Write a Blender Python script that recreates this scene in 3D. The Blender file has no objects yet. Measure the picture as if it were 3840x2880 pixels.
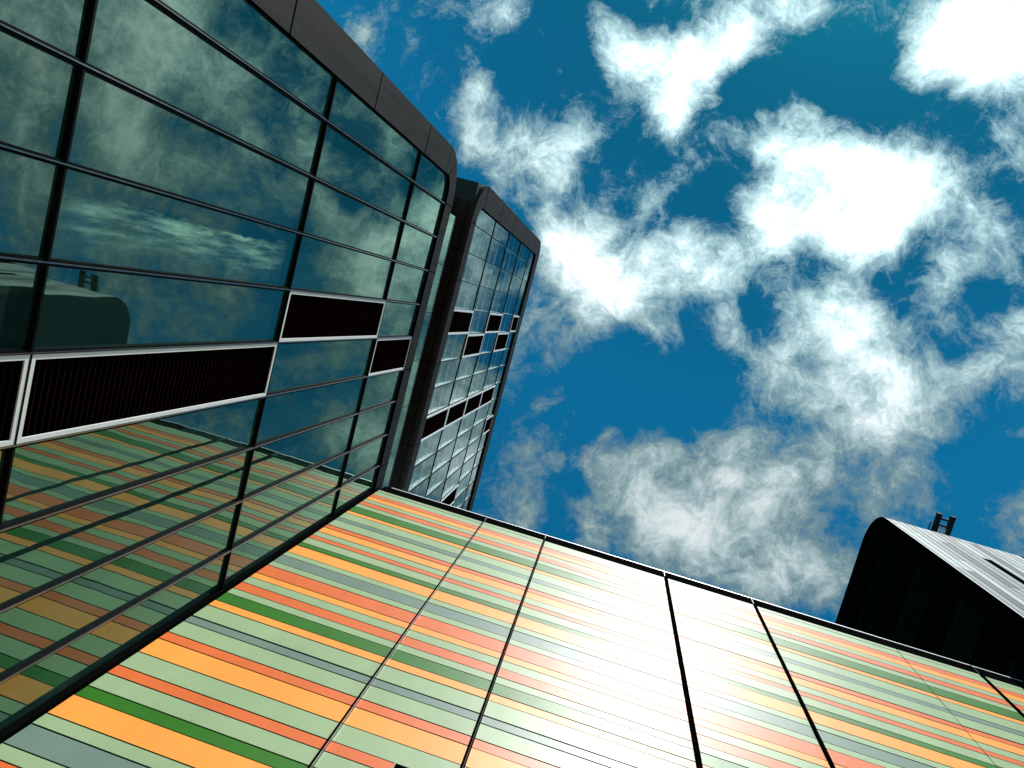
import bpy, math, random
from mathutils import Vector, Matrix
random.seed(7)
SC = bpy.context.scene
COL = SC.collection
S = 5.3            # metres per layout unit (one unit = distance from the viewer to the glass facade)
EYE = 1.6          # viewer's eye height

def W(x, y, z):
    return (x*S, y*S, z*S + EYE)

# ------------------------------------------------------------------ camera
cd = bpy.data.cameras.new('camera'); cam = bpy.data.objects.new('camera', cd); COL.objects.link(cam)
SC.camera = cam
Rr = ((0.955155, -0.25531329, 0.14998018), (0.26884477, 0.96003003, -0.07787698), (-0.12410245, 0.11470598, 0.98561713))
right, down, fwd = (Vector(r) for r in Rr)
M = Matrix((right, -down, -fwd)).transposed().to_4x4(); M.translation = (0, 0, EYE)
cam.matrix_world = M
cd.sensor_width = 36.0; cd.lens = 2688.36/3840*36; cd.clip_start = 0.05; cd.clip_end = 5000

# ------------------------------------------------------------------ light
SUN = Vector((0.138, -0.560, 0.818)).normalized()
sd = bpy.data.lights.new('sun', 'SUN'); sun = bpy.data.objects.new('sun', sd); COL.objects.link(sun)
sd.energy = 4.6; sd.angle = math.radians(0.53); sd.color = (1.0, 0.98, 0.955)
sun.rotation_euler = SUN.to_track_quat('Z', 'Y').to_euler(); sun.location = (0, -20, 60)
SC.view_settings.view_transform = 'Standard'; SC.view_settings.look = 'None'
SC.view_settings.gamma = 1.0; SC.view_settings.exposure = 0.45
try: SC.view_settings.use_curve_mapping = False
except Exception: pass
SC.cycles.blur_glossy = 0.30
SC.cycles.max_bounces = 10; SC.cycles.transparent_max_bounces = 12
SC.cycles.sample_clamp_indirect = 12.0

# ------------------------------------------------------------------ sky
world = bpy.data.worlds.new('World'); SC.world = world; world.use_nodes = True
world.cycles.sampling_method = 'MANUAL'; world.cycles.sample_map_resolution = 512
nt = world.node_tree; nt.nodes.clear(); N = nt.nodes; L = nt.links

def mk(t, **k):
    n = N.new(t)
    for a, b in k.items(): setattr(n, a, b)
    return n
def val(n, i, v):
    if hasattr(v, 'is_output') or hasattr(v, 'links'): L.new(v, n.inputs[i])
    else: n.inputs[i].default_value = v
def mth(op, a, b=0.0, c=None, clamp=False):
    n = mk('ShaderNodeMath', operation=op, use_clamp=clamp)
    val(n, 0, a); val(n, 1, b)
    if c is not None: val(n, 2, c)
    return n.outputs[0]
def vm(op, a, b=None):
    n = mk('ShaderNodeVectorMath', operation=op); val(n, 0, a)
    if b is not None: val(n, 1, b)
    return n
def maprange(v, a, b, c, d, interp='SMOOTHSTEP'):
    n = mk('ShaderNodeMapRange', interpolation_type=interp)
    val(n, 'Value', v); val(n, 'From Min', a); val(n, 'From Max', b); val(n, 'To Min', c); val(n, 'To Max', d)
    return n.outputs['Result']

sky = mk('ShaderNodeTexSky', sky_type='NISHITA'); sky.sun_disc = False
sky.sun_elevation = math.asin(SUN.z); sky.sun_rotation = math.atan2(SUN.x, SUN.y)
sky.air_density = 1.0; sky.dust_density = 0.3; sky.ozone_density = 3.0
tc = mk('ShaderNodeTexCoord')
sep = mk('ShaderNodeSeparateXYZ'); L.new(tc.outputs['Generated'], sep.inputs[0])
zc = mth('MAXIMUM', sep.outputs[2], 0.12)
cmb = mk('ShaderNodeCombineXYZ')
L.new(mth('DIVIDE', sep.outputs[0], zc), cmb.inputs[0]); L.new(mth('DIVIDE', sep.outputs[1], zc), cmb.inputs[1])
uv = cmb.outputs[0]
def noise(vec, scale, detail, rough, dist=0.0, lac=2.0):
    n = mk('ShaderNodeTexNoise', noise_dimensions='3D'); val(n, 'Vector', vec)
    n.inputs['Scale'].default_value = scale; n.inputs['Detail'].default_value = detail
    n.inputs['Roughness'].default_value = rough; n.inputs['Distortion'].default_value = dist
    n.inputs['Lacunarity'].default_value = lac
    return n
# warp the cloud plane so edges curl
w1 = noise(uv, 3.5, 2, 0.6)
wv = vm('SCALE', vm('SUBTRACT', w1.outputs['Color'], (0.5, 0.5, 0.5)).outputs[0]); wv.inputs['Scale'].default_value = 0.085
uvw = vm('ADD', uv, wv.outputs[0]).outputs[0]
w2 = noise(uvw, 16, 3, 0.62)
wv2 = vm('SCALE', vm('SUBTRACT', w2.outputs['Color'], (0.5, 0.5, 0.5)).outputs[0]); wv2.inputs['Scale'].default_value = 0.05
uvf = vm('ADD', uvw, wv2.outputs[0]).outputs[0]
# cloud banks: (east, north, radius, weight) on the cloud layer, height = 1
CLOUDS = [
]
def bank(px, py):
    # compass position of a cloud bank on the unit-height cloud layer
    x = (px*3840/2212 - 1920)/2688.36; y = (py*3840/2212 - 1440)/2688.36
    d = right*x + down*y + fwd
    return d.x/d.z, d.y/d.z
for px, py, r, a in [
    (1290,80,45,.55),(1340,130,70,.85),(1430,180,100,1.15),(1530,110,75,1.0),(1445,262,62,.95),(1590,60,55,.5),(1680,20,55,.7),(1760,0,45,.6),
    (2080,50,110,1.35),(2190,80,100,1.35),(1985,150,50,.7),(2120,175,60,.6),
    (1690,310,80,.75),(1790,390,100,1.25),(1910,430,105,1.3),(1860,510,80,1.15),(1640,430,60,.6),(2040,400,80,.65),(1680,530,70,.75),(1740,230,38,.35),(1690,480,60,.6),
    (2200,330,50,.6),(1000,270,60,.6),(1080,330,80,.85),(1190,350,80,.8),(1030,220,50,.6),(1250,300,40,.4),(960,20,35,.25),(1065,30,55,.55),(1130,5,50,.5),(890,95,28,.4),(780,60,45,.35),
    (1260,560,105,1.05),(1290,650,90,.95),(1200,540,70,.85),(1400,620,80,.85),(1500,560,75,.7),(1570,600,60,.6),(1415,735,38,.7),(1570,700,40,.45),(1420,420,50,.35),(1360,500,60,.4),
    (1860,740,130,.72),(1690,810,80,.75),(1780,680,80,.55),(2010,830,90,.72),(1930,930,90,.6),(2070,590,50,.6),(2150,500,55,.65),(1830,900,100,.6),(1960,1050,80,.5),(2050,690,60,.4),
    (2205,690,50,.9),(2180,790,70,.5),(2200,1130,60,.5),(1370,1050,110,.85),(1520,1070,120,.9),(1680,1150,110,.9),(1600,960,80,.6),(1310,990,55,.5),(1460,1190,100,.85),(1780,1230,80,.8),(1740,1040,80,.7),(1900,1130,60,.5),(1640,1260,70,.7),(1560,1200,60,.5),(1270,1120,40,.4),(1420,960,50,.5),
    (1180,910,40,.6),(1140,1000,55,.62),(1110,1080,60,.6),(1130,730,50,.45),(1195,780,35,.35),(1165,860,35,.35),
    (1980,740,60,-.3),(1880,830,50,-.2),(1760,760,40,-.25),(1950,650,40,-.3),(1420,870,130,-.45),(1500,800,60,-.3),(1270,450,30,-.1),(1150,130,100,-.4),(1600,200,50,-.35),(1660,170,50,-.4),(1840,150,90,-.5),(2120,1000,80,-.6),(1420,350,45,-.3),(1540,400,60,-.45),(1570,480,40,-.3),(2140,620,40,-.5),(2090,760,22,-.3),(1250,930,35,-.4),(1240,1050,30,-.4),(1290,860,50,-.3),(1230,180,50,-.3),(840,190,60,-.3),(1620,640,30,-.3),(2080,300,60,-.4),(1880,600,60,-.4),(1990,560,40,-.3)]:
    u, v = bank(px, py); CLOUDS.append((u, v, r/1548.6*1.28, a*1.0))
# banks mirrored in the glass, east and overhead-east
for px, py, r, a in [(300,70,95,1.1),(390,40,60,.7),(60,40,90,.8),(40,240,80,.55),(230,200,70,.6),(270,270,70,.55),(60,420,70,.5),(430,200,55,.5),(380,260,60,-.5),(150,300,60,-.3),(560,190,60,.9),(640,230,55,.9),(500,130,40,.5),(620,300,70,.7),(540,320,60,.35),
    (500,480,60,-.2),(420,650,60,.3),(560,640,60,.4)]:
    u, v = bank(px, py)
    if u < -.60: CLOUDS.append((-u, v, r/1548.6*2.0, a))     # banks east of the picture, seen mirrored in the glass
CLOUDS += [(.90,-.10,.55,.40),(.64,.30,.10,.45),(.8,.32,.2,.4),(1.3,.3,.3,.5),(-.9,.3,.5,.5),(-.6,-.9,.5,.6),(.6,1.3,.6,.5),(0,-1.2,.5,.5),(-.3,1.2,.5,.5),(.75,-.05,.12,.35)]
acc = None
for (u, v, r, a) in CLOUDS:
    d = vm('DISTANCE', uvw, (u, v, 0)).outputs['Value']
    m = maprange(d, 0.0, r*1.25, a, 0.0)
    acc = m if acc is None else mth('ADD', acc, m)
acc = mth('MINIMUM', mth('ADD', acc, 0.07), 1.5)
fb = noise(uvf, 4.5, 9, 0.66, 0.1)
fb2 = noise(uvf, 19, 9, 0.74, 0.15)
fsum = mth('ADD', mth('MULTIPLY', mth('SUBTRACT', fb.outputs[0], 0.5), 2.1), mth('MULTIPLY', mth('SUBTRACT', fb2.outputs[0], 0.5), 2.7))
den = mth('ADD', acc, fsum)
alpha = maprange(den, 0.02, 0.90, 0.0, 1.0)
thick = maprange(den, 0.55, 1.80, 0.0, 1.0)
# clouds nearer the sun are brighter
dsun = vm('DOT_PRODUCT', tc.outputs['Generated'], tuple(SUN)).outputs['Value']
sunny = maprange(dsun, 0.72, 0.97, 0.55, 1.25)
cb = mth('MULTIPLY', sunny, mth('ADD', 0.56, mth('MULTIPLY', thick, 1.0)))
tint = mk('ShaderNodeMix', data_type='RGBA'); L.new(thick, tint.inputs[0]); tint.inputs['A'].default_value = (.45, .70, .76, 1); tint.inputs['B'].default_value = (.66, .715, .72, 1)
ccol = mk('ShaderNodeVectorMath', operation='SCALE'); L.new(tint.outputs['Result'], ccol.inputs[0]); L.new(cb, ccol.inputs['Scale'])
skyc = mk('ShaderNodeMix', data_type='RGBA', blend_type='MULTIPLY'); skyc.inputs[0].default_value = 1.0
L.new(sky.outputs[0], skyc.inputs['A']); skyc.inputs['B'].default_value = (0.003, 0.064, 0.073, 1)
fade = mk('ShaderNodeVectorMath', operation='SCALE'); L.new(skyc.outputs['Result'], fade.inputs[0]); L.new(maprange(dsun, 0.72, 0.99, 1.12, 0.55), fade.inputs['Scale'])
mixc = mk('ShaderNodeMix', data_type='RGBA'); L.new(alpha, mixc.inputs[0])
L.new(fade.outputs[0], mixc.inputs['A']); L.new(ccol.outputs[0], mixc.inputs['B'])
bg = mk('ShaderNodeBackground'); L.new(mixc.outputs['Result'], bg.inputs[0]); bg.inputs[1].default_value = 1.0
ow = mk('ShaderNodeOutputWorld'); L.new(bg.outputs[0], ow.inputs[0])

# ------------------------------------------------------------------ materials
def mat(name):
    m = bpy.data.materials.new(name); m.use_nodes = True
    return m, m.node_tree, m.node_tree.nodes['Principled BSDF']
def setp(b, **k):
    for a, v in k.items(): b.inputs[a.replace('_', ' ')].default_value = v
def noise_in(t, scale, detail=6, rough=.6, stretch=None):
    tcn = t.nodes.new('ShaderNodeTexCoord'); mp = t.nodes.new('ShaderNodeMapping')
    if stretch: mp.inputs['Scale'].default_value = stretch
    g = t.nodes.new('ShaderNodeNewGeometry'); t.links.new(g.outputs['Position'], mp.inputs[0])
    t.nodes.remove(tcn)
    n = t.nodes.new('ShaderNodeTexNoise'); n.inputs['Scale'].default_value = scale
    n.inputs['Detail'].default_value = detail; n.inputs['Roughness'].default_value = rough
    t.links.new(mp.outputs[0], n.inputs[0]); return n
def mr(t, o, a, b, c, d):
    n = t.nodes.new('ShaderNodeMapRange'); t.links.new(o, n.inputs[0])
    for i, v in enumerate((a, b, c, d)): n.inputs[i+1].default_value = v
    return n.outputs[0]
def colvar(t, b, col, o, lo, hi):
    mx = t.nodes.new('ShaderNodeVectorMath'); mx.operation = 'SCALE'; mx.inputs[0].default_value = col[:3]
    t.links.new(mr(t, o, .3, .7, lo, hi), mx.inputs['Scale']); t.links.new(mx.outputs[0], b.inputs['Base Color'])

def plain(name, col, rough=.5, metal=0.0, spec=.5, var=.12, scale=3.0, stretch=None):
    m, t, b = mat(name); setp(b, Roughness=rough, Metallic=metal, Specular_IOR_Level=spec)
    n = noise_in(t, scale, stretch=stretch); colvar(t, b, col, n.outputs[0], 1-var, 1+var)
    return m
def panel_paint(name, col):
    m, t, b = mat(name)
    setp(b, Metallic=0.0, Specular_IOR_Level=.165, Coat_Weight=.010, Coat_Roughness=.13, Coat_IOR=1.5)
    n = noise_in(t, 1.2, 8, .65, (1, 1, .35)); colvar(t, b, col, n.outputs[0], .88, 1.06)
    n2 = noise_in(t, 40, 4, .6); t.links.new(mr(t, n2.outputs[0], .3, .7, .385, .445), b.inputs['Roughness'])
    bp = t.nodes.new('ShaderNodeBump'); bp.inputs['Strength'].default_value = .05; bp.inputs['Distance'].default_value = .05
    n3 = noise_in(t, 1.6, 2, .5); t.links.new(n3.outputs[0], bp.inputs['Height']); t.links.new(bp.outputs[0], b.inputs['Normal'])
    return m
C_LT = panel_paint('sage green paint', (.305, .405, .215))
C_OR = panel_paint('burnt orange paint', (.70, .145, .035))
C_AM = panel_paint('amber paint', (.90, .33, .055))
C_GN = panel_paint('dark green paint', (.030, .155, .010))
C_GY = panel_paint('grey paint', (.155, .225, .175))
BLACK = plain('black joint and shade', (.003, .003, .003), .9, spec=.0)  # dark joints; also painted shade in frame reveals and on unlit sides
DARKMETAL = plain('dark aluminium', (.0055, .006, .006), .5, spec=.03)
CAP = plain('aluminium cap', (.16, .165, .165), .35, metal=.8)
WHITE = plain('white frame paint', (.92, .92, .88), .6, var=.05, spec=.3)
POL = plain('polished cap face', (.26, .27, .27), .2, metal=1.0, var=.25, scale=6)
COPING = plain('coping aluminium', (.9, .9, .88), .35, metal=.2)
BROWN = plain('louvre brown', (.022, .009, .007), .7, spec=.0)
INNER = plain('interior grey', (.035, .075, .085), .8, spec=.1)
FIN = plain('interior white lining', (.70, .74, .70), .7, var=.03)

def strip_panels():
    m, t, b = mat('weathered dark grey panels'); setp(b, Roughness=.6, Metallic=0.0, Specular_IOR_Level=.02)
    n = noise_in(t, 2.2, 9, .65, (1, 3.2, .35)); n2 = noise_in(t, 30, 5, .7)
    ad = t.nodes.new('ShaderNodeMath'); ad.operation = 'MULTIPLY_ADD'; t.links.new(n2.outputs[0], ad.inputs[0]); ad.inputs[1].default_value = .35
    t.links.new(n.outputs[0], ad.inputs[2])
    mx = t.nodes.new('ShaderNodeVectorMath'); mx.operation = 'SCALE'; mx.inputs[0].default_value = (.034, .034, .033)
    t.links.new(mr(t, ad.outputs[0], .5, .95, .65, 1.5), mx.inputs['Scale']); t.links.new(mx.outputs[0], b.inputs['Base Color'])
    return m
STRIP = strip_panels()

def glass(name, tint, body, transp, ior, dirt=0.0, smear=None, spread=1.0):
    m = bpy.data.materials.new(name); m.use_nodes = True; t = m.node_tree; t.nodes.clear()
    out = t.nodes.new('ShaderNodeOutputMaterial')
    gl = t.nodes.new('ShaderNodeBsdfGlossy'); gl.inputs['Color'].default_value = (*tint, 1); gl.inputs['Roughness'].default_value = .012
    df = t.nodes.new('ShaderNodeBsdfDiffuse'); df.inputs['Color'].default_value = (*body, 1)
    base = df
    if transp > 0:
        tr = t.nodes.new('ShaderNodeBsdfTransparent'); tr.inputs['Color'].default_value = (.88, .98, .97, 1)
        mx0 = t.nodes.new('ShaderNodeMixShader'); mx0.inputs[0].default_value = transp
        t.links.new(df.outputs[0], mx0.inputs[1]); t.links.new(tr.outputs[0], mx0.inputs[2]); base = mx0
    fr = t.nodes.new('ShaderNodeFresnel'); fr.inputs['IOR'].default_value = ior
    # rolled glass is never quite flat
    n = noise_in(t, .55, 2, .45); n1 = noise_in(t, 2.2, 1, .4)
    ad = t.nodes.new('ShaderNodeMath'); ad.operation = 'MULTIPLY_ADD'; t.links.new(n1.outputs[0], ad.inputs[0]); ad.inputs[1].default_value = .10
    t.links.new(n.outputs[0], ad.inputs[2])
    bp = t.nodes.new('ShaderNodeBump'); bp.inputs['Strength'].default_value = .034*spread; bp.inputs['Distance'].default_value = .12
    t.links.new(ad.outputs[0], bp.inputs['Height'])
    t.links.new(bp.outputs[0], gl.inputs['Normal'])
    gb = t.nodes.new('ShaderNodeNewGeometry'); inv = t.nodes.new('ShaderNodeMath'); inv.operation = 'SUBTRACT'; inv.inputs[0].default_value = 1.0; t.links.new(gb.outputs['Backfacing'], inv.inputs[1])
    fm = t.nodes.new('ShaderNodeMath'); fm.operation = 'MULTIPLY'; t.links.new(fr.outputs[0], fm.inputs[0]); t.links.new(inv.outputs[0], fm.inputs[1])   # seen from indoors the pane is simply clear
    mx = t.nodes.new('ShaderNodeMixShader'); t.links.new(fm.outputs[0], mx.inputs[0])
    t.links.new(base.outputs[0], mx.inputs[1]); t.links.new(gl.outputs[0], mx.inputs[2])
    last = mx
    if dirt > 0:
        dn = noise_in(t, 1.6, 10, .7, (1, 1.0, .22)); dn2 = noise_in(t, 5, 8, .75, (1, 4.5, .5))
        mm = t.nodes.new('ShaderNodeMath'); mm.operation = 'MULTIPLY'
        t.links.new(mr(t, dn.outputs[0], .50, .80, 0, 1), mm.inputs[0]); t.links.new(mr(t, dn2.outputs[0], .42, .7, .15, 1), mm.inputs[1])
        amt = t.nodes.new('ShaderNodeMath'); amt.operation = 'MULTIPLY'; t.links.new(mm.outputs[0], amt.inputs[0]); amt.inputs[1].default_value = dirt
        ao = amt.outputs[0]
        if smear:
            # a dried wash mark: ragged upper edge, runs trailing down the pane
            (cy, cz, hy, hz) = smear
            g = t.nodes.new('ShaderNodeNewGeometry'); sp = t.nodes.new('ShaderNodeSeparateXYZ'); t.links.new(g.outputs['Position'], sp.inputs[0])
            def M2(op, a, b_):
                q = t.nodes.new('ShaderNodeMath'); q.operation = op
                for i, v in enumerate((a, b_)):
                    if isinstance(v, (int, float)): q.inputs[i].default_value = v
                    else: t.links.new(v, q.inputs[i])
                return q.outputs[0]
            e1 = noise_in(t, 1.1, 5, .6, (1, .2, 1)); e2 = noise_in(t, 9, 8, .72, (1, 1.0, .12)); e3 = noise_in(t, 2.5, 5, .6, (1, 2.5, .5))
            yy = M2('SUBTRACT', M2('DIVIDE', M2('SUBTRACT', sp.outputs[1], cy), hy), M2('MULTIPLY', M2('SUBTRACT', e1.outputs[0], .5), 1.3))
            zz = M2('ABSOLUTE', M2('DIVIDE', M2('SUBTRACT', sp.outputs[2], cz), hz), 0)
            edge = mr(t, yy, -.62, -.55, 0, 1); fade = mr(t, yy, -.5, 1.0, 1, 0); inz = mr(t, zz, .85, 1.05, 1, 0)
            runs = mr(t, e2.outputs[0], .42, .60, .10, 1); blot = mr(t, e3.outputs[0], .35, .62, .25, 1)
            k = M2('MULTIPLY', M2('MULTIPLY', edge, fade), M2('MULTIPLY', inz, M2('MULTIPLY', runs, blot)))
            ao = M2('MAXIMUM', ao, M2('MULTIPLY', k, 1.15))
        dd = t.nodes.new('ShaderNodeBsdfDiffuse'); dd.inputs['Color'].default_value = (.38, .74, .56, 1)
        mx2 = t.nodes.new('ShaderNodeMixShader'); t.links.new(ao, mx2.inputs[0])
        t.links.new(last.outputs[0], mx2.inputs[1]); t.links.new(dd.outputs[0], mx2.inputs[2]); last = mx2
    t.links.new(last.outputs[0], out.inputs[0])
    return m
GLASS_A = glass('teal mirror glass', (.68, 1.0, .82), (.014, .040, .034), 0, 2.9, .16)
GLASS_S = glass('teal mirror glass with wash mark', (.68, 1.0, .82), (.014, .040, .034), 0, 2.9, .16,
                smear=((-.0255+.149)/2*S, 1.60*S+EYE, .074*S, .42*S))
GLASS_C = glass('blue green window glass', (.80, .97, .97), (.012, .050, .058), .90, 2.3, .10, spread=.5)
GLASS_D = plain('dark band glass', (.0022, .005, .005), .6, spec=.0)

# ------------------------------------------------------------------ mesh helpers
CLEAR = bpy.data.materials.new('clear inner face'); CLEAR.use_nodes = True
_t = CLEAR.node_tree; _t.nodes.clear(); _a = _t.nodes.new('ShaderNodeBsdfTransparent'); _b = _t.nodes.new('ShaderNodeOutputMaterial'); _t.links.new(_a.outputs[0], _b.inputs[0])
class MB:
    def __init__(s): s.v = []; s.f = []; s.m = []; s.mats = []
    def mi(s, m):
        if m not in s.mats: s.mats.append(m)
        return s.mats.index(m)
    def poly(s, pts, m):
        b = len(s.v); s.v += [W(*p) for p in pts]; s.f.append(tuple(range(b, b+len(pts)))); s.m.append(s.mi(m))
    def box(s, x0, x1, y0, y1, z0, z1, m, sides=None):
        # sides: dict of overrides keyed -x +x -y +y -z +z
        sides = sides or {}
        b = len(s.v)
        s.v += [W(x, y, z) for x in (x0, x1) for y in (y0, y1) for z in (z0, z1)]
        F = {'-x': (0, 1, 3, 2), '+x': (4, 6, 7, 5), '-y': (0, 4, 5, 1), '+y': (2, 3, 7, 6), '-z': (0, 2, 6, 4), '+z': (1, 5, 7, 3)}
        for k, q in F.items():
            s.f.append(tuple(b+i for i in q)); s.m.append(s.mi(sides.get(k, m)))
    def strip_x(s, path, x0, x1, m):
        for (p, q) in zip(path, path[1:]):
            s.poly([(x0, p[0], p[1]), (x1, p[0], p[1]), (x1, q[0], q[1]), (x0, q[0], q[1])], m)
    def build(s, name, parent=None, origin=None, smooth=False):
        me = bpy.data.meshes.new(name)
        o = Vector(origin) if origin else Vector((0, 0, 0))
        me.from_pydata([tuple(Vector(v)-o) for v in s.v], [], s.f)
        for m in s.mats: me.materials.append(m)
        for p, i in zip(me.polygons, s.m): p.material_index = i; p.use_smooth = smooth
        me.update()
        ob = bpy.data.objects.new(name, me); COL.objects.link(ob); ob.location = o
        if parent:
            ob.parent = parent
            ob.matrix_parent_inverse = Matrix.Identity(4); ob.location = o - WL(parent)
        return ob
LOCS = {}
def WL(o):
    return LOCS[o.name]
def empty(name, loc, label, cat, parent=None):
    e = bpy.data.objects.new(name, None); COL.objects.link(e); LOCS[e.name] = Vector(loc); e.empty_display_size = .3
    if parent: e.parent = parent; e.location = Vector(loc)-WL(parent)
    else: e.location = loc; e['label'] = label; e['category'] = cat
    return e
def B(mb, name, parent=None, smooth=False, label=None):
    n = len(mb.v); c = [sum(v[i] for v in mb.v)/n for i in range(3)]
    ob = mb.build(name, parent, c, smooth)
    LOCS[ob.name] = Vector(c)
    if label: ob['label'] = label
    return ob

def arc(cy, cz, ry, rz, a0, a1, n=14):
    return [(cy+ry*math.cos(math.radians(a0+(a1-a0)*i/n)), cz+rz*math.sin(math.radians(a0+(a1-a0)*i/n))) for i in range(n+1)]

def ring(mb, outer, inner, xf, xb, m, msides):
    """front face between two open/closed polylines of equal length, plus the reveals"""
    for i in range(len(outer)-1):
        o0, o1, i0, i1 = outer[i], outer[i+1], inner[i], inner[i+1]
        mb.poly([(xf, *o0), (xf, *o1), (xf, *i1), (xf, *i0)], m)
        mb.poly([(xf, *i0), (xf, *i1), (xb, *i1), (xb, *i0)], msides)
        mb.poly([(xf, *o1), (xf, *o0), (xb, *o0), (xb, *o1)], m)

GND = -EYE/S
# ================================================================== GLASS TOWER
tower = empty('glass_tower', W(-1, .3, GND), 'teal glass office tower with rounded dark grey frames and white-framed louvres, on the left', 'building')
VY = [-.4995, -.3667, -.1969, -.0255, .1490, .3162, .4905, .6585, .8366, 1.0060, 1.178, 1.351, 1.524, 1.697, 1.870, 2.043, 2.216]
XG = -1.014; FA = 1.003; FC = 1.006
# ---- lower block frame
ro = .25
topz = 3.667; endy = -.622; iy = -.4985; iz = 3.543; ri = .085
n = 14
outer = [(endy, GND)] + [(endy, topz-ro)] + arc(endy+ro, topz-ro, ro, ro, 180, 90, n)[1:] + [(1.20, topz)]
inner = [(iy, GND)] + [(iy, iz-ri)] + arc(iy+ri, iz-ri, ri, ri, 180, 90, n)[1:] + [(1.20, iz)]
mb = MB(); ring(mb, outer, inner, -1.0, -1.02, STRIP, BLACK)  # reveals of the grey frame painted black for their shade
for z in (.55, 1.16, 1.773, 2.406, 3.035):
    mb.box(-1.0, -.9994, endy+.0005, iy-.0005, z-.0022, z+.0022, BLACK)
mb.poly([(-.9994, endy+.001, 3.414), (-.9994, iy, 3.419), (-.9994, iy, 3.423), (-.9994, endy+.001, 3.418)], BLACK)
mb.poly([(-.9994, -.5875, 3.548), (-.9994, -.4975, 3.468), (-.9994, -.4965, 3.472), (-.9994, -.5865, 3.552)], BLACK)
for y in (-.371, -.026, .494, 1.014):
    mb.box(-1.0, -.9994, y-.0018, y+.0018, iz+.0005, topz-.0005, BLACK)
B(mb, 'lower_frame', tower)
mb = MB(); mb.strip_x(outer, -1.02, -3.2, STRIP)
B(mb, 'lower_roof_and_end_wall', tower, smooth=False)
# dark backing directly behind the lower glass
mb = MB(); mb.box(-1.10, -1.075, -.60, 1.25, GND, 3.60, BLACK); B(mb, 'lower_backing_wall', tower)
AZ = [GND, .25, 1.1470, 2.0894, 3.0015, 3.60]
LOUV_A = {(3, 5): 1, (4, 5): 1, (2, 5): 1}
def pane(name, y0, y1, z0, z1, m, x=XG, wob=.0016):
    mb = MB(); r = lambda: random.uniform(-wob, wob)
    c_ = CLEAR if m is GLASS_C else m
    mb.box(x-.004, x, y0, y1, z0, z1, m, {'-x': c_, '-y': c_, '+y': c_, '-z': c_, '+z': c_})
    tilt_y, tilt_z, off = r(), r(), 0
    for i, v in enumerate(mb.v):
        # lean the pane by a hair so its reflection breaks from its neighbour's
        fy = (i >> 1) & 1; fz = i & 1
        mb.v[i] = (v[0] + ((fy-.5)*tilt_y + (fz-.5)*tilt_z)*S, v[1], v[2])
    return B(mb, name, tower)
def louvre(y0, y1, z0, z1, x=-1.005, fw=.0098):
    e = empty('louvre_panel', W(x, (y0+y1)/2, (z0+z1)/2), None, None, tower)
    f = MB(); g = .0022
    a, b, c, d = y0+g, y1-g, z0+g, z1-g
    O = [(a, c), (b, c), (b, d), (a, d)]; I = [(a+fw, c+fw), (b-fw, c+fw), (b-fw, d-fw), (a+fw, d-fw)]
    for i in range(4):
        j = (i+1) % 4
        f.poly([(x+.001, *O[i]), (x+.001, *O[j]), (x+.001, *I[j]), (x+.001, *I[i])], WHITE)
        f.poly([(x+.001, *I[i]), (x+.001, *I[j]), (x-.002, *I[j]), (x-.002, *I[i])], WHITE); f.poly([(x-.002, *I[i]), (x-.002, *I[j]), (x-.024, *I[j]), (x-.024, *I[i])], BLACK)
        f.poly([(x+.001, *O[j]), (x+.001, *O[i]), (x-.024, *O[i]), (x-.024, *O[j])], WHITE)
    B(f, 'white_frame', e)
    l = MB(); z = c+fw+.004; p = .0165
    l.box(x-.05, x-.04, a, b, c, d, BLACK)
    while z < d-fw-.002:
        l.poly([(x-.006, a+fw-.002, z), (x-.006, b-fw+.002, z), (x-.020, b-fw+.002, z+.013), (x-.020, a+fw-.002, z+.013)], BROWN)
        l.poly([(x-.006, a+fw-.002, z), (x-.006, b-fw+.002, z), (x-.006, b-fw+.002, z-.0022), (x-.006, a+fw-.002, z-.0022)], BROWN)
        z += p
    B(l, 'louvre_blades', e)
    return e
vyA = [v*FA for v in VY[:10]] + [1.1545]; AZ = [AZ[0]] + [v*FA for v in AZ[1:-1]] + [3.60]; VY = [v*FC for v in VY]
LA = {(1, 5), (2, 5), (3, 4), (4, 5)}      # (row, column): row 1 = .25-1.147, column 5 = d-e
LA = {(1, 5), (2, 5), (3, 4), (4, 5)}
for r in range(5):
    z0, z1 = AZ[r], AZ[r+1]
    for c in range(10):
        y0, y1 = vyA[c], vyA[c+1]
        if c == 0: y0 = -.53
        if (r, c) in LA: louvre(y0, y1, z0, z1 if r < 4 else 3.545)
        else: pane('tall_glass_pane', y0+.002, y1-.002, z0+.002, z1-.002, GLASS_S if (r, c) == (2, 3) else GLASS_A)
def mullion(name, y, z0, z1, w, xf=-1.0025, capw=None, xg=XG):
    mb = MB(); mb.box(xg-.002, xf-.003, y-w/2, y+w/2, z0, z1, DARKMETAL)
    cw = capw or w*.45
    mb.box(xf-.003, xf+.0005, y-cw/2, y+cw/2, z0, z1, DARKMETAL, {'-y': CAP, '+x': POL} if w > .01 else {})
    B(mb, name, tower)
def transom(name, z, y0, y1, w, xf=-1.0035, xg=XG):
    mb = MB(); mb.box(xg-.002, xf-.0035, y0, y1, z-w/2, z+w/2, DARKMETAL)
    mb.box(xf-.0035, xf-.0002, y0, y1, z-w*.22, z+w*.22, DARKMETAL)
    B(mb, name, tower)
for y in vyA[1:-1]: mullion('mullion', y, GND, 3.60, .0130, capw=.0026)
mb = MB(); mb.box(XG, -.9945, 1.142, 1.1535, GND, 3.60, BLACK); B(mb, 'corner_mullion', tower)
for z in AZ[1:-1]: transom('transom', z, -.53, 1.15, .0125)
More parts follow.
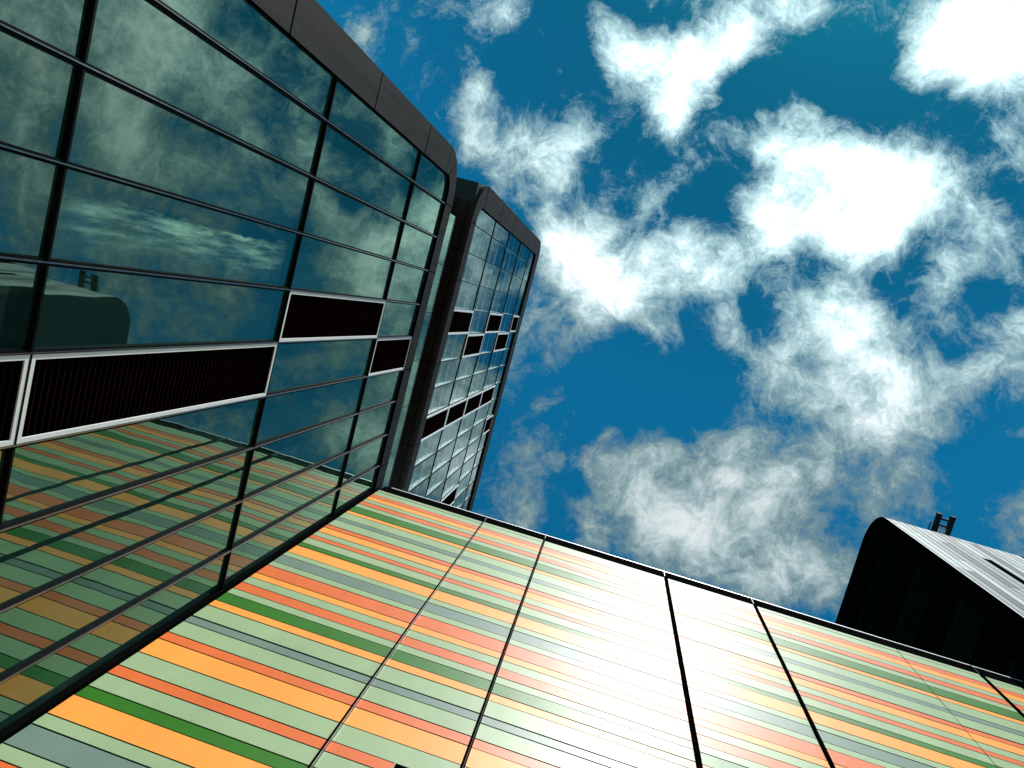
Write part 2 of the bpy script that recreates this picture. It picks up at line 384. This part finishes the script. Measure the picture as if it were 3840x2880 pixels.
# ---- glass balustrade along the terrace edge between the blocks
ry = [-.343, -.077, .1865, .4497, .712, .975, 1.238, 1.501]
for a, b in zip(ry, ry[1:]):
    mb = MB(); mb.box(-1.008, -1.0035, a+.0016, b-.0016, topz-.005, 3.797, GLASS_A); B(mb, 'balustrade_pane', tower)
mb = MB(); mb.box(-1.010, -1.0015, ry[0]-.002, ry[-1], 3.797, 3.801, DARKMETAL, {'+x': CAP, '-z': CAP}); B(mb, 'balustrade_rail', tower)
mb = MB(); mb.box(-2.05, -2.0, -.40, 3.2, topz-.01, 4.20, BLACK); B(mb, 'terrace_wall', tower)
# ---- upper block
zb, zt = 4.167, 7.395; ib, it = 4.288, 7.165; iyc = -.481; rb = .24; rt = .20; rib = .075; rit = .07
YE = 3.2
outer = [(YE, zb)] + arc(endy+rb, zb+rb, rb, rb, 270, 180, n) + arc(endy+rt, zt-rt, rt, rt, 180, 90, n) + [(YE, zt)]
inner = [(YE, ib)] + arc(iyc+rib, ib+rib, rib, rib, 270, 180, n) + arc(iyc+rit, it-rit, rit, rit, 180, 90, n) + [(YE, it)]
mb = MB(); ring(mb, outer, inner, -1.0, -1.02, STRIP, BLACK)  # frame reveals again coloured black in place of shade
for z in (4.40, 4.97, 5.58, 6.22, 6.86):
    mb.box(-1.0, -.9994, endy+.0005, iyc-.0005, z-.003, z+.003, BLACK)
for y in (-.371, -.026, .494, 1.014, 1.534):
    mb.box(-1.0, -.9994, y-.0018, y+.0018, zb+.0005, ib-.0005, BLACK)
B(mb, 'upper_frame', tower)
SOFF = plain('soffit metal', (.016, .016, .016), .42, metal=.2, spec=.3)
mb = MB(); mb.strip_x(outer[:n+2], -1.02, -3.2, SOFF)
# panel seams across the soffit
for xs in (-1.04, -1.12, -1.20, -1.28, -1.44):
    off = [(p[0]*1.0 + (-.0008 if i > 2 else 0), p[1]-.0010) for i, p in enumerate(outer[:n+2])]
    mb.strip_x(off, xs, xs-.004, BLACK)
for y in (-.20, .15, .494, 1.014, 1.534):
    mb.box(-2.2, -1.02, y-.002, y+.002, zb-.0012, zb-.0002, BLACK)
B(mb, 'soffit', tower, smooth=False)
mb = MB(); mb.strip_x(outer[n+1:], -1.02, -3.2, STRIP); B(mb, 'upper_end_wall_and_roof', tower)
CZ = [4.20, 4.875*FC, 5.487*FC, 6.115*FC, 6.740*FC, 7.25]
LC = {(0, 4), (2, 4), (4, 4), (1, 5), (3, 5), (0, 8), (1, 8), (2, 8), (3, 8), (4, 10), (0, 12), (2, 13)}
mb = MB(); mb.box(-1.52, -1.50, -.6, YE, 4.20, 7.36, INNER)
B(mb, 'interior_wall', tower)
for k, z in enumerate(CZ):
    mb = MB(); mb.box(-1.50, -1.020, -.6, YE, z-.008 if k else 4.19, z+.012, INNER); B(mb, 'floor_slab', tower)
for r in range(5):
    z0, z1 = CZ[r], CZ[r+1]
    for c in range(16):
        y0, y1 = VY[c], VY[c+1]
        if c == 0: y0 = -.53
        if (r, c) in LC:
            louvre(y0, y1, max(z0, ib-.002), min(z1, it+.002), fw=.014)
        else:
            pane('window_pane', y0+.0015, y1-.0015, z0+.002, z1-.002, GLASS_C)
for y in VY[1:]:
    mullion('slim_mullion', y, 4.25, 7.2, .0055, xf=-1.008, capw=.003)
    mb = MB(); mb.box(-1.12, -1.0195, y-.0035, y+.0035, 4.25, 7.2, FIN); B(mb, 'partition_fin', tower)
for z in CZ[1:-1]: transom('slim_transom', z, -.53, 2.216*FC, .008, xf=-1.0085)
BAND_BAR = plain('light band bar', (.38, .42, .42), .6)  # pale bars added behind the glass, standing in for light bands in the panes
mb = MB()
for r in range(5):
    z0 = max(CZ[r], ib); h = CZ[r+1]-z0
    for q in (.30, .62):
        mb.box(-1.034, -1.030, -.5, 2.2, z0+h*q, z0+h*q+.018, BAND_BAR)
B(mb, 'light_band_bars', tower)

# ================================================================== STRIPED BUILDING
YB = 1.154
strp = empty('striped_building', W(.6, YB+.4, GND), 'building clad in glossy green, orange and grey stripes, with a thin white coping', 'building')
ST = [(3.597, 3.562, 'L'), (3.562, 3.498, 'L'), (3.498, 3.449, 'O'), (3.449, 3.396, 'A'), (3.396, 3.348, 'L'), (3.348, 3.294, 'O'), (3.294, 3.245, 'L'), (3.245, 3.164, 'G'),
 (3.164, 3.125, 'A'), (3.125, 3.046, 'L'), (3.046, 3.004, 'Y'), (3.004, 2.921, 'L'), (2.921, 2.880, 'O'), (2.880, 2.816, 'A'), (2.816, 2.763, 'L'), (2.763, 2.725, 'O'),
 (2.725, 2.660, 'L'), (2.660, 2.621, 'G'), (2.621, 2.536, 'A'), (2.536, 2.495, 'L'), (2.495, 2.421, 'Y'), (2.421, 2.380, 'L'), (2.380, 2.297, 'O'), (2.297, 2.255, 'A'),
 (2.255, 2.203, 'L'), (2.203, 2.146, 'O'), (2.146, 2.104, 'L'), (2.104, 2.041, 'G'), (2.041, 1.999, 'A'), (1.999, 1.915, 'L'), (1.915, 1.875, 'Y'), (1.875, 1.800, 'L'),
 (1.800, 1.757, 'O'), (1.757, 1.674, 'A'), (1.674, 1.597, 'L'), (1.597, 1.555, 'O'), (1.555, 1.491, 'L'), (1.491, 1.447, 'G'), (1.447, 1.365, 'A'), (1.365, 1.323, 'L'),
 (1.323, 1.249, 'Y'), (1.249, 1.208, 'L')]
z = 1.208; seq = 'OALOLGALYLOALOLGALYL'; hs = [.083, .042, .052, .057, .042, .063, .042, .084, .042, .075]; i = 0
while z > GND+.1:
    h = hs[i % 10]; ST.append((z, z-h, seq[i % 20])); z -= h; i += 1
MT = {'L': C_LT, 'O': C_OR, 'A': C_AM, 'G': C_GN, 'Y': C_GY}
THICK = {3.164, 1.915, 2.921}
bays = [(-.9932, -.4175), (-.4052, -.0890), (-.0772, .5455), (.5650, .9945), (1.0145, 1.6885), (1.6915, 2.0745), (2.0885, 2.330)]
for bi, (x0, x1) in enumerate(bays):
    mb = MB(); bay_lean = random.uniform(-.006, .006); bay_yaw = random.uniform(-.004, .004)
    for (t1, t0, c) in ST:
        g1 = .0038 if t1 in THICK else .0020; g0 = .0038 if t0 in THICK else .0020
        xe = x1
        if bi == 1 and t0 < 1.58 and t1 > .9: xe = -.2368
        dy = random.uniform(-.00035, .00035)
        q0 = len(mb.v); mb.box(x0, xe, YB+dy, YB+.020, t0+g0, t1-g1, MT[c], {'-z': BLACK, '+z': BLACK, '+y': BLACK, '-x': BLACK, '+x': BLACK})  # slat ends coloured black, the shade inside the joints painted in
        lean = random.uniform(-.010, .010)+bay_lean; yaw = bay_yaw + random.uniform(-.0006, .0006)
        for i in range(q0, q0+8):      # each slat sits a hair out of true
            vx, vy, vz = mb.v[i]
            mb.v[i] = (vx, vy + (vz-(t0*S+EYE))*lean + (vx/S-x0)*yaw*S, vz)
    B(mb, 'striped_panel', strp)
mb = MB(); mb.box(-.99, 2.333, YB+.0205, YB+.9, GND, 3.60, BLACK); mb.box(-.99, 2.333, YB+.0012, YB+.9, 3.602, 3.6895, BLACK)
B(mb, 'backing_wall', strp)
mb = MB(); mb.box(-.955, 2.333, YB-.0008, YB+.9, 3.690, 3.697, COPING); B(mb, 'coping', strp)
mb = MB()
mb.box(-.2400, -.2368, YB-.002, YB+.02, .9, 1.597, CAP); B(mb, 'window_frame', strp)
mb = MB(); mb.box(-.2366, -.0892, YB+.012, YB+.016, .9, 1.594, GLASS_D); B(mb, 'window_glass', strp)
FINM = plain('fin aluminium', (.42, .42, .41), .38, metal=.75, var=.2, scale=4)
for x in (-.4080, -.0830, .5482, .9972, 2.0772):
    mb = MB(); mb.box(x-.0015, x+.0015, YB-.013, YB+.0203, GND, 3.600, BLACK, {'+x': FINM})  # unlit faces of the fin painted black, metal only on the sunward side
    mb.box(x-.0012, x+.0012, YB-.006, YB+.0010, 3.600, 3.6898, CAP)
    B(mb, 'joint_fin', strp)

# ================================================================== PLANK-CLAD BUILDING
XD = 2.334; YD = .889; ZD = 6.057; rd = .275
dk = empty('plank_clad_building', W(XD+1.5, YD+1, GND), 'block with black rounded end wall and pale and grey plank cladding', 'building')
DEND = plain('black end cladding', (.0015, .002, .002), .8, spec=.0)
prof = [(YD, GND)] + arc(YD+rd, ZD-rd, rd, rd, 180, 90, 20) + [(4.5, ZD)]
mb = MB()
poly = prof + [(4.5, GND)]
mb.poly([(XD, *p) for p in poly], DEND)
mb.strip_x([(p[0]+.004, p[1]-.004) for p in prof], XD, 7.0, BLACK)
B(mb, 'end_wall', dk)
bands = [(5.366, 5.60, 1.017), (4.77, 5.00, 1.03), (4.15, 4.39, 1.02), (3.56, 3.77, 1.10)]
FR = plain('faint band trim', (.004, .007, .0065), .8, spec=0.0)
for i, (a, b, y) in enumerate(bands):
    mb = MB(); mb.box(XD-.006, XD-.003, y, 4.2, a, b, GLASS_D); mb.box(XD-.010, XD-.003, y-.004, 4.2, b+.001, b+.05, FR)
    B(mb, 'window_band', dk)
# planks follow the wall and roll over the roof edge
L_path = [0.0]
fullp = [(YD, 2.4)] + arc(YD+rd, ZD-rd, rd, rd, 180, 90, 20) + [(2.2, ZD)]
for p, q in zip(fullp, fullp[1:]): L_path.append(L_path[-1]+math.dist(p, q))
def along(s):
    for k in range(len(L_path)-1):
        if s <= L_path[k+1] or k == len(L_path)-2:
            t = (s-L_path[k])/(L_path[k+1]-L_path[k]); p, q = fullp[k], fullp[k+1]
            return (p[0]+(q[0]-p[0])*t, p[1]+(q[1]-p[1])*t)
TONES = [plain('plank silver', (.30, .33, .32), .6, spec=.25), plain('plank pale grey', (.23, .25, .25), .6, spec=.25),
         plain('plank mid grey', (.085, .095, .10), .6, spec=.25), plain('plank white grey', (.40, .44, .42), .6, spec=.25)]
WIN = [(2.782, 2.897, 4.55, 5.235), (3.30, 3.44, 5.35, 5.84), (3.95, 4.1, 4.6, 5.3)]
total = L_path[-1]; random.seed(12)
mb = MB(); xp = XD; k = 0
cuts_ref = L_path[1]+rd*1.57
while xp < 5.6:
    wd = .058 + .014*random.random()
    if k == 0: wd = .03
    s = 0; last = None
    s_end = -random.uniform(0, 1.0)
    while s_end < total:
        ln = random.uniform(.75, 1.35); a, b = max(0, s_end), min(total, s_end+ln)
        if b > a:
            ti = random.choices([0, 1, 2, 3], [3, 3, 3, 2])[0]
            if ti == last: ti = (ti+1) % 4
            if k == 0: ti = 3
            last = ti
            ss = [a+.002] + [l for l in L_path if a+.002 < l < b-.002] + [b-.002]
            # finer cuts on the flat wall so window slots can be left out
            fine = []
            for u_, v_ in zip(ss, ss[1:]):
                nn = max(1, int((v_-u_)/.08)); fine += [u_+(v_-u_)*j/nn for j in range(nn)]
            fine.append(ss[-1])
            for u_, v_ in zip(fine, fine[1:]):
                P0, P1 = along(u_), along(v_)
                zc_ = (P0[1]+P1[1])/2; xc_ = xp+wd/2
                if P0[0] < YD+.001 and any(w0 < xc_ < w1 and w2 < zc_ < w3 for (w0, w1, w2, w3) in WIN): continue
                mb.poly([(xp+.0042, *P0), (xp+wd-.0042, *P0), (xp+wd-.0042, *P1), (xp+.0042, *P1)], TONES[ti])
        s_end += ln
    xp += wd; k += 1
B(mb, 'plank_cladding', dk)
for (w0, w1, w2, w3) in WIN:
    mb = MB(); mb.box(w0, w1, YD+.0045, YD+.012, w2, w3, BLACK); B(mb, 'slot_window', dk)

# ================================================================== ROOF HOIST
zh = 6.11
ho = empty('roof_hoist', W(2.89, .95, ZD), 'small dark twin-arm hoist jutting over the roof edge of the plank-clad block', 'hoist')
HM = plain('hoist steel', (.006, .008, .010), .5, spec=.1)
for xa, xb, y0 in ((2.832, 2.866, .785), (2.935, 2.970, .781)):
    mb = MB(); mb.box(xa, xb, y0, 1.06, zh-.012, zh+.022, HM); mb.box(xa-.003, xb+.003, y0-.004, y0+.004, zh-.015, zh+.025, HM)
    mb.box(xa+.006, xb-.006, 1.0, 1.03, 5.98, zh-.012, HM)
    B(mb, 'arm', ho)
for y in (.812, .863):
    mb = MB(); mb.box(2.866, 2.935, y, y+.016, zh-.004, zh+.012, HM); B(mb, 'crossbar', ho)
mb = MB()
GRM = plain('galvanised grille', (.25, .30, .30), .4, metal=.6)
for q in range(9): mb.box(2.868, 2.931, .888+q*.013, .8915+q*.013, zh-.004, zh, GRM)
for x in (2.870, 2.890, 2.912, 2.928): mb.box(x, x+.003, .885, 1.01, zh-.006, zh-.002, GRM)
B(mb, 'ladder_grille', ho)
mb = MB(); mb.box(2.800, 2.806, .868, .96, zh-.006, zh+.002, HM); mb.box(2.800, 2.834, .868, .874, zh-.006, zh+.002, HM); B(mb, 'guard_rail', ho)

# ================================================================== GROUND
mb = MB(); g = GND
mb.poly([(-250, -250, g), (250, -250, g), (250, 250, g), (-250, 250, g)], plain('grey paving', (.055, .056, .055), .85, scale=.6))
gr = mb.build('ground'); gr['kind'] = 'structure'; gr['label'] = 'grey paved yard between the buildings'
